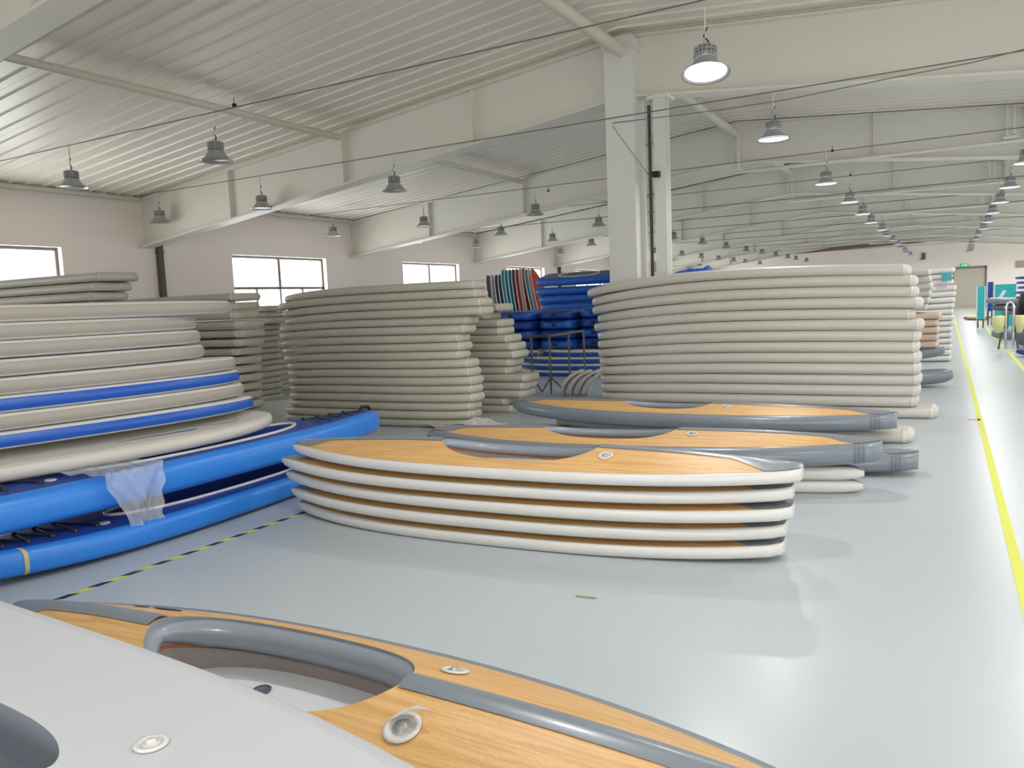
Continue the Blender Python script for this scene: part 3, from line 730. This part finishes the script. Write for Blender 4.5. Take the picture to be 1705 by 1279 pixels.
bk2, KU = blue_kayak('upper bright blue kayak carrying the near left board stack', (-5.04, 1.5, 0), (-5.04, 6.12, 0), .285, .80, .11, (-.39, .5), (-.0, -.0), handle=True)

# ---- plastic film over the upper kayak
pf = MB(); rows = []
for i in range(25):
    f = i / 24; r = []
    for j in range(19):
        g = j / 18; w_ = .55 - .3 * f
        Yp = 3.05 + .1 * f + w_ * (g - .5) + .02 * math.sin(9 * f + 3 * g)
        if f < .45: X = -4.98 + f / .45 * .4; Z = .535 - .015 * f
        else: X = -4.565 + .03 * math.sin(6 * f + 8 * g); Z = .535 - (f - .45) / .55 * .36
        nz = .018 * math.sin(23 * g + 11 * f) * math.cos(17 * f - 7 * g) + .01 * math.sin(51 * g + 31 * f)
        r.append((X + (nz if f > .4 else 0) + .012, Yp, Z + (nz * .6 + .014 if f < .5 else 0)))
    rows.append(r)
tag(pf.grid(rows).build('plastic_bag', M['plastic']), 'crumpled clear plastic bag draped over the upper blue kayak', 'plastic bag')
# ---- crumpled sheet on the floor
pf = MB(); rows = []
c0 = atz(775, 712, 0)
for i in range(17):
    r = []
    for j in range(13):
        a, b2 = i / 16 - .5, j / 12 - .5
        z = .015 + .1 * max(0, 1 - abs(a - .15) * 4) * (1 - abs(b2)) + .022 * abs(math.sin(7 * a + 9 * b2)) + .014 * abs(math.sin(21 * b2 - 13 * a))
        r.append((c0.x + a * .95 + .1 * b2, c0.y + b2 * .42 + .04 * math.sin(12 * a), z))
    rows.append(r)
tag(pf.grid(rows, smooth=False).build('crumpled_sheet', M['paper']), 'crumpled whitish sheet on the floor left of the grey-railed kayak', 'sheet')

# ================================================================== BEHIND THE GAP: rack, blue and white stock
e = thing('trolley_rack', 'dark steel tube rack standing in the gap left of the column', 'rack', (0, 0, 0))
rp = [aty(888, 655, 11.3), aty(918, 657, 11.3), aty(966, 640, 12.9)]; rp = [Vector((q.x, q.y, 0)) for q in rp]
rp[2] = Vector((-5.72, 12.9, 0))
tops = [.93, .93, .93]
for q in rp: MB().tube([(q.x, q.y, 0), (q.x, q.y, .95)], .018, 8).build('leg', M['steel'], e)
q3 = Vector((-6.02, 12.9, 0)); MB().tube([(q3.x, q3.y, 0), (q3.x, q3.y, .95)], .018, 8).build('leg', M['steel'], e)
MB().tube([(rp[0].x - .25, 11.3, .95), (rp[1].x, 11.3, .95)], .02, 8).build('top_rail', M['steel'], e)
MB().tube([(rp[1].x, 11.3, .95), (rp[2].x, 12.9, .95)], .02, 8).build('top_rail', M['steel'], e)
MB().tube([(rp[2].x, 12.9, .95), (q3.x, q3.y, .95)], .02, 8).build('top_rail', M['steel'], e)
mx = (rp[0].x + rp[1].x) / 2
MB().tube([(rp[0].x, 11.3, .27), (mx, 11.3, .03), (rp[1].x, 11.3, .27)], .014, 8).build('brace', M['steel'], e)
MB().tube([(rp[1].x, 11.3, .27), (rp[1].x + .14, 11.55, .03)], .014, 8).build('brace', M['steel'], e)

# leaning pale boards at the left foot of the wide stack
for k in range(4):
    b = Board(1.5, .5, .06, zf=droop(.1, .1), pn=2, qn=.6, tw=.6)
    q = atz(958 + k * 10, 655, 0)
    e = thing('leaning_board', 'small pale board leaning by the left end of the wide stack, %s from left' % ORD[k], 'board', (-5.2 + .13 * k, 11.0, .27), 0, 'pale boards leaning left of the wide stack')
    e.rotation_euler = (0, math.radians(-52), math.radians(90 * 0 + 15))
    e.location = (-5.42 + .14 * k, 11.2, .0); o = inst('hull', b.hull(M['pvc']), e); o.scale = (.36, .9, 1); o.location = (.28, 0, .0)
    o = inst('rail_band', b.band(M['white']), e); o.scale = (.36, .9, 1); o.location = (.28, 0, 0)

# blue and white boards low down
for i, (z, xl, xr) in enumerate(((.0, 848, 1010), (.135, 850, 1010), (.27, 848, 1010), (.405, 893, 1010), (.405, 835, 886))):
    Y = 14.0; a, c = XW(xl, Y, 600), XW(xr, Y, 600)
    b = Board(max(.8, c - a), .7, .12, pn=2.2, qn=.6, zf=droop(-.03, 0), tw=.8)
    e = thing('blue_rail_board', 'white board with blue rail behind the rack, %s' % ['on the floor', 'second from the floor', 'third from the floor', 'upper right one', 'upper left one'][i], 'board', ((a + c) / 2, Y + .35, z), 0, 'blue-railed boards behind the rack')
    inst('hull', b.hull(M['white']), e); inst('rail_band', b.band(M['blue2'], math.radians(70), .003, math.radians(15)), e)
# blue boats end-on, three columns
def blue_box(label, cx, cy, z, W, T, L=2.6, rz=PI / 2, m='blue2', ck=False):
    K = Kayak(L, W, T, arch=.0, ck=(-.5, .5) if ck else None, cw=W * .33, p=5, q=.6, tipw=W * .36)
    e = thing('blue_boat', label, 'boat', (cx, cy, z), rz, 'blue boats stored behind the rack')
    K.hull_mb().build('hull', M[m], e); K.deck_mb().build('deck', M['blue3'], e)
    if ck:
        K.wall_mb().build('inner_wall', M['grey'], e); K.floor_mb(.06).build('floor_pad', M['inner'], e)
        pts = [(u * L / 2, y, K.zd(u, y) + .01) for u, y in K.loop(48)]; MB().tube(pts, .014, 6, closed=True).build('white_piping', M['white'], e)
    else: MB().box((-L / 2 - .012, -.05, T * .7), (-L / 2 + .01, .05, T * 1.3)).build('end_handle', M['black'], e)
for ci, (px0, px1, lev) in enumerate(((812, 884, (0, 1, 2, 3)), (886, 948, (0, 1, 2, 3)), (951, 1008, (0, 1, 2, 3)))):
    a, c = XW(px0, 14.0, 530), XW(px1, 14.0, 530)
    for l in lev:
        blue_box('blue boat end-on in the %s column behind the rack, %s from the bottom' % (['left', 'middle', 'right'][ci], ORD[l]), (a + c) / 2, 15.35 + .1 * ((l * 3 + ci) % 3), .54 + l * .2 + (.02 if ci == 2 else 0), (c - a) * 1.0, .095, m='blue2' if (l + ci) % 2 else 'blue3')
for l, (x0, x1) in enumerate(((895, 1010), (893, 1012), (888, 1015), (890, 1024))):
    Y = 16.9; a, c = XW(x0, Y, 500), XW(x1, Y, 500)
    blue_box(['blue boat lying crosswise high behind the rack, lowest visible', 'blue boat lying crosswise high behind the rack, second visible', 'blue boat lying crosswise high behind the rack, just under the top one', 'blue boat with open oval cockpit on top of the pile by the column'][l],
             (a + c) / 2, Y + .4 , 1.265 + l * .195, .8, .096, L=c - a, rz=0, m='blue2', ck=(l == 3))
    if l == 3: bo = [o for o in C.objects if o.name.startswith('blue_boat') and o.parent is None][-1]; bo.rotation_euler = (math.radians(13), 0, 0); bo.location.z += .095
for k in range(6):   # supports of that pile, further down
    pass
blue_under = [blue_box('blue boat lying crosswise low in the pile behind the rack, %s from the floor' % ORD[k], (XW(893, 16.9, 500) + XW(1010, 16.9, 500)) / 2, 17.3, .0 + .21 * k, .8, .098, L=1.9, rz=0, m='blue3') for k in range(6)]
# upright boards
UP = [(808, 'slate'), (815, 'offwhite'), (822, 'slate'), (828, 'slate'), (834, 'teal2'), (839, 'teal2'), (845, 'teal2'), (851, 'slate'), (857, 'red'), (863, 'offwhite'), (868, 'orange'), (876, 'teal2'), (881, 'offwhite'), (887, 'orange')]
cn = {'slate': 'slate grey', 'offwhite': 'off-white', 'teal2': 'pale teal', 'red': 'red', 'orange': 'orange-red'}
for k, (px, cname) in enumerate(UP):
    Y = 18.2; x = XW(px + 6, Y, 485); hgt = 2.3 if k < 4 else 2.42
    b = Board(hgt, .62, .06, pn=2.2, qn=.6, zf=droop(.12, .02), tw=.6, nose_thin=.1)
    e = thing('upright_board', '%s board standing on end behind the blue boats, %s from the left' % (cn[cname], ORD[k]), 'board', (x + .22, Y, hgt / 2 + .02), 0, 'coloured boards standing on end')
    e.rotation_euler = (0, math.radians(78), 0)
    e.rotation_mode = 'QUATERNION'
    e.rotation_quaternion = (Matrix.Rotation(math.radians(-8), 3, 'Z') @ Matrix.Rotation(math.radians(90 - 9 - (4 if k > 10 else 0)), 3, 'Y')).to_quaternion()
    inst('hull', b.hull(M[cname]), e); inst('rail_band', b.band(M['offwhite' if cname != 'offwhite' else 'slate'], math.radians(18)), e)

# blue folded tarp on the wide stack
q0 = aty(1120, 458, 10.3); q1 = aty(1192, 455, 10.3)
pf = MB(); rows = []
for i in range(15):
    r = []
    for j in range(9):
        a, b2 = i / 14, j / 8; env = math.sin(PI * b2) ** .6 * min(1, a * 6, (1 - a) * 8)
        r.append((q0.x + (q1.x - q0.x) * a, 10.15 + .3 * b2, 1.80 + env * (.035 + .05 * a + .012 * math.sin(14 * a + 5 * b2) + .01 * math.cos(31 * a))))
    rows.append(r)
tag(pf.grid(rows).build('blue_tarp', M['blue3']), 'small folded dark blue tarp lying on the wide white stack', 'tarp')

# ================================================================== STOCK BEYOND THE WIDE STACK
curved_stack('in the second stack back on the right side', [(-2.6, XW(b, 15.0, 500)) for b in (1549, 1551, 1553, 1551, 1549, 1545)], 15.0, .74, .11, .118, 1.07,
             'boards in the second right-hand stack', lambda k, n: (.02, -.02, 0), M['pvc'], 'grey-white board', tw=.6)
curved_stack('below the grey-white boards behind the wide stack', [(-2.6, XW(b, 15.0, 550)) for b in (1568, 1563, 1565, 1564, 1563)], 15.0, .74, .115, .122, .44,
             'tan boards in the second right-hand stack', lambda k, n: (.02, 0, 0), M['tan'], 'tan board', tw=.6)
K = Kayak(2.6, .8, .098, arch=.0, ck=None, tipw=.08, tailw=.08)
wood_kayak(K, 'grey boat hidden lowest under the tan boards', (-1.9, 15.35, .0), 0, 'grey', stripem='grey', deckm='grey', group='grey boats by the aisle')
K = Kayak(3.6, .8, .1, arch=.02, ck=None, tipw=.08, tailw=.08, rock=.08)
wood_kayak(K, 'grey boat under the tan boards, its rounded tip showing', (XW(1573, 14.6, 600) - 1.8, 15.35, .2), 0, 'grey', stripem='grey', deckm='grey', group='grey boats by the aisle')
wood_kayak(K, 'grey boat on the floor between the wide stack and the tan boards', (XW(1588, 12.7, 620) - 1.8, 13.1, .0), 0, 'grey', stripem='grey', deckm='grey', group='grey boats by the aisle')
rxf = [1590, 1586, 1588, 1593, 1592, 1591, 1590, 1589, 1590, 1589, 1588, 1587, 1588, 1587, 1586, 1586]
curved_stack('in the third stack back beside the aisle', [(-3.2, XW(b, 17.3, 500)) for b in rxf], 17.3, .74, .108, .113, .0,
             'white boards in the third right-hand stack', lambda k, n: (.02, -.015 - .002 * k, 0), M['white'], 'white board', tw=.6)
q = aty(1581, 462, 17.0)
tag(MB().box((-.09, 0, -.06), (.08, .04, .1)).add([(-.09, -.01, -.06), (.08, -.01, -.02), (.08, -.01, .1), (-.05, -.01, .1)], [(0, 1, 2, 3)]).build('blue_label', M['teal2']), 'small light blue tag hanging at the end of the third right-hand stack', 'tag').location = (q.x - .04, 17.27, q.z)

# ---- beyond the second yellow line: trolley hoop, bags, boats and teal panels
hx, hy = 1.24, 20.3
e = thing('trolley_hoop', 'chrome hoop handle standing at the far yellow line', 'hoop', (hx, hy, 0))
pts = [(-.07, 0, .03), (-.07, 0, .9)] + [(-.07 * math.cos(PI * k / 8), 0, .95 + .13 * math.sin(PI * k / 8)) for k in range(9)] + [(.07, 0, .9), (.07, 0, .03)]
MB().tube(pts, .028, 8).build('hoop_tube', M['chrome'], e); MB().box((-.32, -.2, 0), (.2, .2, .03)).build('base_plate', M['white'], e)
for sx in (-.2, .17): MB().tube([(sx, .05, .03), (sx * .6, .05, .6)], .022, 6).build('strut', M['steel'], e)
for k, (dx, wd) in enumerate(((-.2, .13), (.16, .09))):
    bm = MB().lathe([(.02, -.0), (wd * .6, .02), (wd * .95, .2), (wd, .34), (wd * .85, .38), (0, .38)], 12)
    tag(bm.build('cloth_bag', M['bag']), ['yellow-green bag hanging left of the chrome hoop', 'narrow yellow-green bag hanging right of the chrome hoop'][k], 'bag').location = (hx + dx * 1.1, hy - .12, .4)
def gboat(label, x, y, z, m='grey', L=3.4, T=.09, rz=0, dm=None, W=.8):
    K = Kayak(L, W, T, arch=.03, ck=None, tipw=.05, p=2.2, rock=.05)
    e = thing('stored_boat', label, 'boat', (x + L / 2, y, z), rz, 'boats stored right of the aisle')
    K.hull_mb().build('hull', M[m], e); K.deck_mb().build('deck', M[dm or m], e)
tb = thing('work_table', 'low work table carrying grey boats right of the aisle', 'table', (2.9, 26.0, 0))
MB().box((-1.5, -.5, .62), (1.5, .5, .67)).build('table_top', M['brown'], tb)
for sx in (-1.4, 1.4):
    for sy in (-.42, .42): MB().box((sx - .03, sy - .03, 0), (sx + .03, sy + .03, .62)).build('leg', M['steel'], tb)
gboat('grey boat with tan deck on the work table, upper one', XW(1642, 26, 500), 26.0, .87, 'grey', dm='tan')
gboat('dark grey boat on the work table, lower one', XW(1650, 26, 520), 26.0, .68, 'slate', T=.085)
gboat('grey boat on the floor behind the chrome hoop', XW(1652, 25, 545) - .05, 24.3, .0, 'grey', T=.12)
gboat('white boat just right of the chrome hoop at knee height', XW(1686, 21.4, 530), 21.4, .62, 'white', T=.09)
gboat('second white boat under the one right of the chrome hoop', XW(1688, 21.4, 545), 21.4, .4, 'floorpad', T=.09)
gboat('slate boat carrying the white boats right of the chrome hoop', XW(1690, 21.4, 555), 21.4, .0, 'slate', T=.19)
gboat('deep blue boat low on the floor at the right edge of the photo', XW(1692, 18.6, 577), 18.6, .0, 'blue3', T=.06)
gboat('brown flat boat on the floor by the teal panels', XW(1604, 38, 530), 38, .0, 'brown', T=.05, L=1.0)
for k in range(12):
    b = Board(3.0, .7, .1, zf=droop(0, 0)); Yb = 22.9
    e = thing('inflatable_board', 'blue board at the right edge, %s from the top of its stack' % ORD[k], 'board', (XW(1690 + (k % 3) * 2, Yb, 470) + 1.5, Yb, 1.56 - k * .12), 0, 'blue boards stacked at the right edge')
    inst('hull', b.hull(M['blue2' if k % 4 else 'blue3']), e); inst('rail_band', b.band(M['slate'], math.radians(12)), e)
bs = thing('pallet', 'low dark pallet under the blue boards at the right edge', 'pallet', (XW(1692, 22.9, 470) + 1.5, 22.9, 0))
for y_ in (-.25, 0, .25): MB().box((-1.3, y_ - .05, 0), (1.3, y_ + .05, .14)).build('runner', M['brown'], bs)
MB().box((-1.3, -.33, .14), (1.3, .33, .18)).build('deck_board', M['brown'], bs)
def panel(label, px0, px1, Y, z0, z1, m, rz=0, lean=0):
    a, c = XW(px0, Y, 490), XW(px1, Y, 490); wd = c - a
    e = thing('display_panel', label, 'panel', ((a + c) / 2, Y, z0), rz, 'teal panels right of the aisle'); e.rotation_euler = (lean, 0, rz)
    MB().box((-wd / 2, -.02, 0), (wd / 2, .02, z1 - z0)).build('sheet', M[m], e)
    MB().box((-wd / 2, -.035, -.0), (-wd / 2 + .03, .035, z1 - z0)).box((wd / 2 - .03, -.035, -.0), (wd / 2, .035, z1 - z0)).build('edge_frame', M['white'], e)
    if z0 > .05: MB().box((-wd / 2 + .03, -.015, -z0), (-wd / 2 + .08, .015, 0)).box((wd / 2 - .08, -.015, -z0), (wd / 2 - .03, .015, 0)).build('leg', M['steel'], e)
    return e, wd
panel('tall teal panel nearest the aisle', 1626, 1641, 31, .3, 1.42, 'teal'); panel('dark blue panel between two teal panels', 1643, 1655, 33, .5, 1.55, 'blue3')
pe, wd = panel('wide teal panel with pale stripe behind the grey boats', 1655, 1693, 32, .0, 1.45, 'teal')
MB().add([(-.35 * wd, -.024, .95), (-.1 * wd, -.024, 1.25), (.05 * wd, -.024, 1.22), (-.22 * wd, -.024, .9)], [(0, 1, 2, 3)]).build('pale_stripe', M['white'], pe)
for k, (x_, y_) in enumerate(((XW(1632, 37, 520), 37), (XW(1637, 37, 520) + .05, 37.2))):
    tag(MB().tube([(x_, y_, 0), (x_, y_, .45), (x_ + .25, y_, .45), (x_ + .25, y_, 0)], .02, 6).build('floor_stand', M['steel']), ['small dark tube stand before the tall teal panel', 'second dark tube stand just behind the first by the teal panel'][k], 'stand')
q = aty(1699, 440, YF)
tag(MB().box((-.25, -.06, -.22), (.25, 0, .22)).build('wall_board', M['band']), 'small grey notice board on the bright far wall', 'board').location = (q.x, YF, q.z)
q = aty(1702, 500, 19.5)
sc_ = thing('dark_coat', 'dark coat hanging at the right edge before the blue boards', 'coat', (q.x + .14, 20.6, .78))
MB().lathe([(.03, .5), (.1, .46), (.15, .3), (.2, 0), (.0, 0)], 12).build('coat_body', M['black'], sc_)
MB().tube([(0, 0, -.78), (0, 0, .56)], .015, 6).build('coat_stand', M['steel'], sc_)
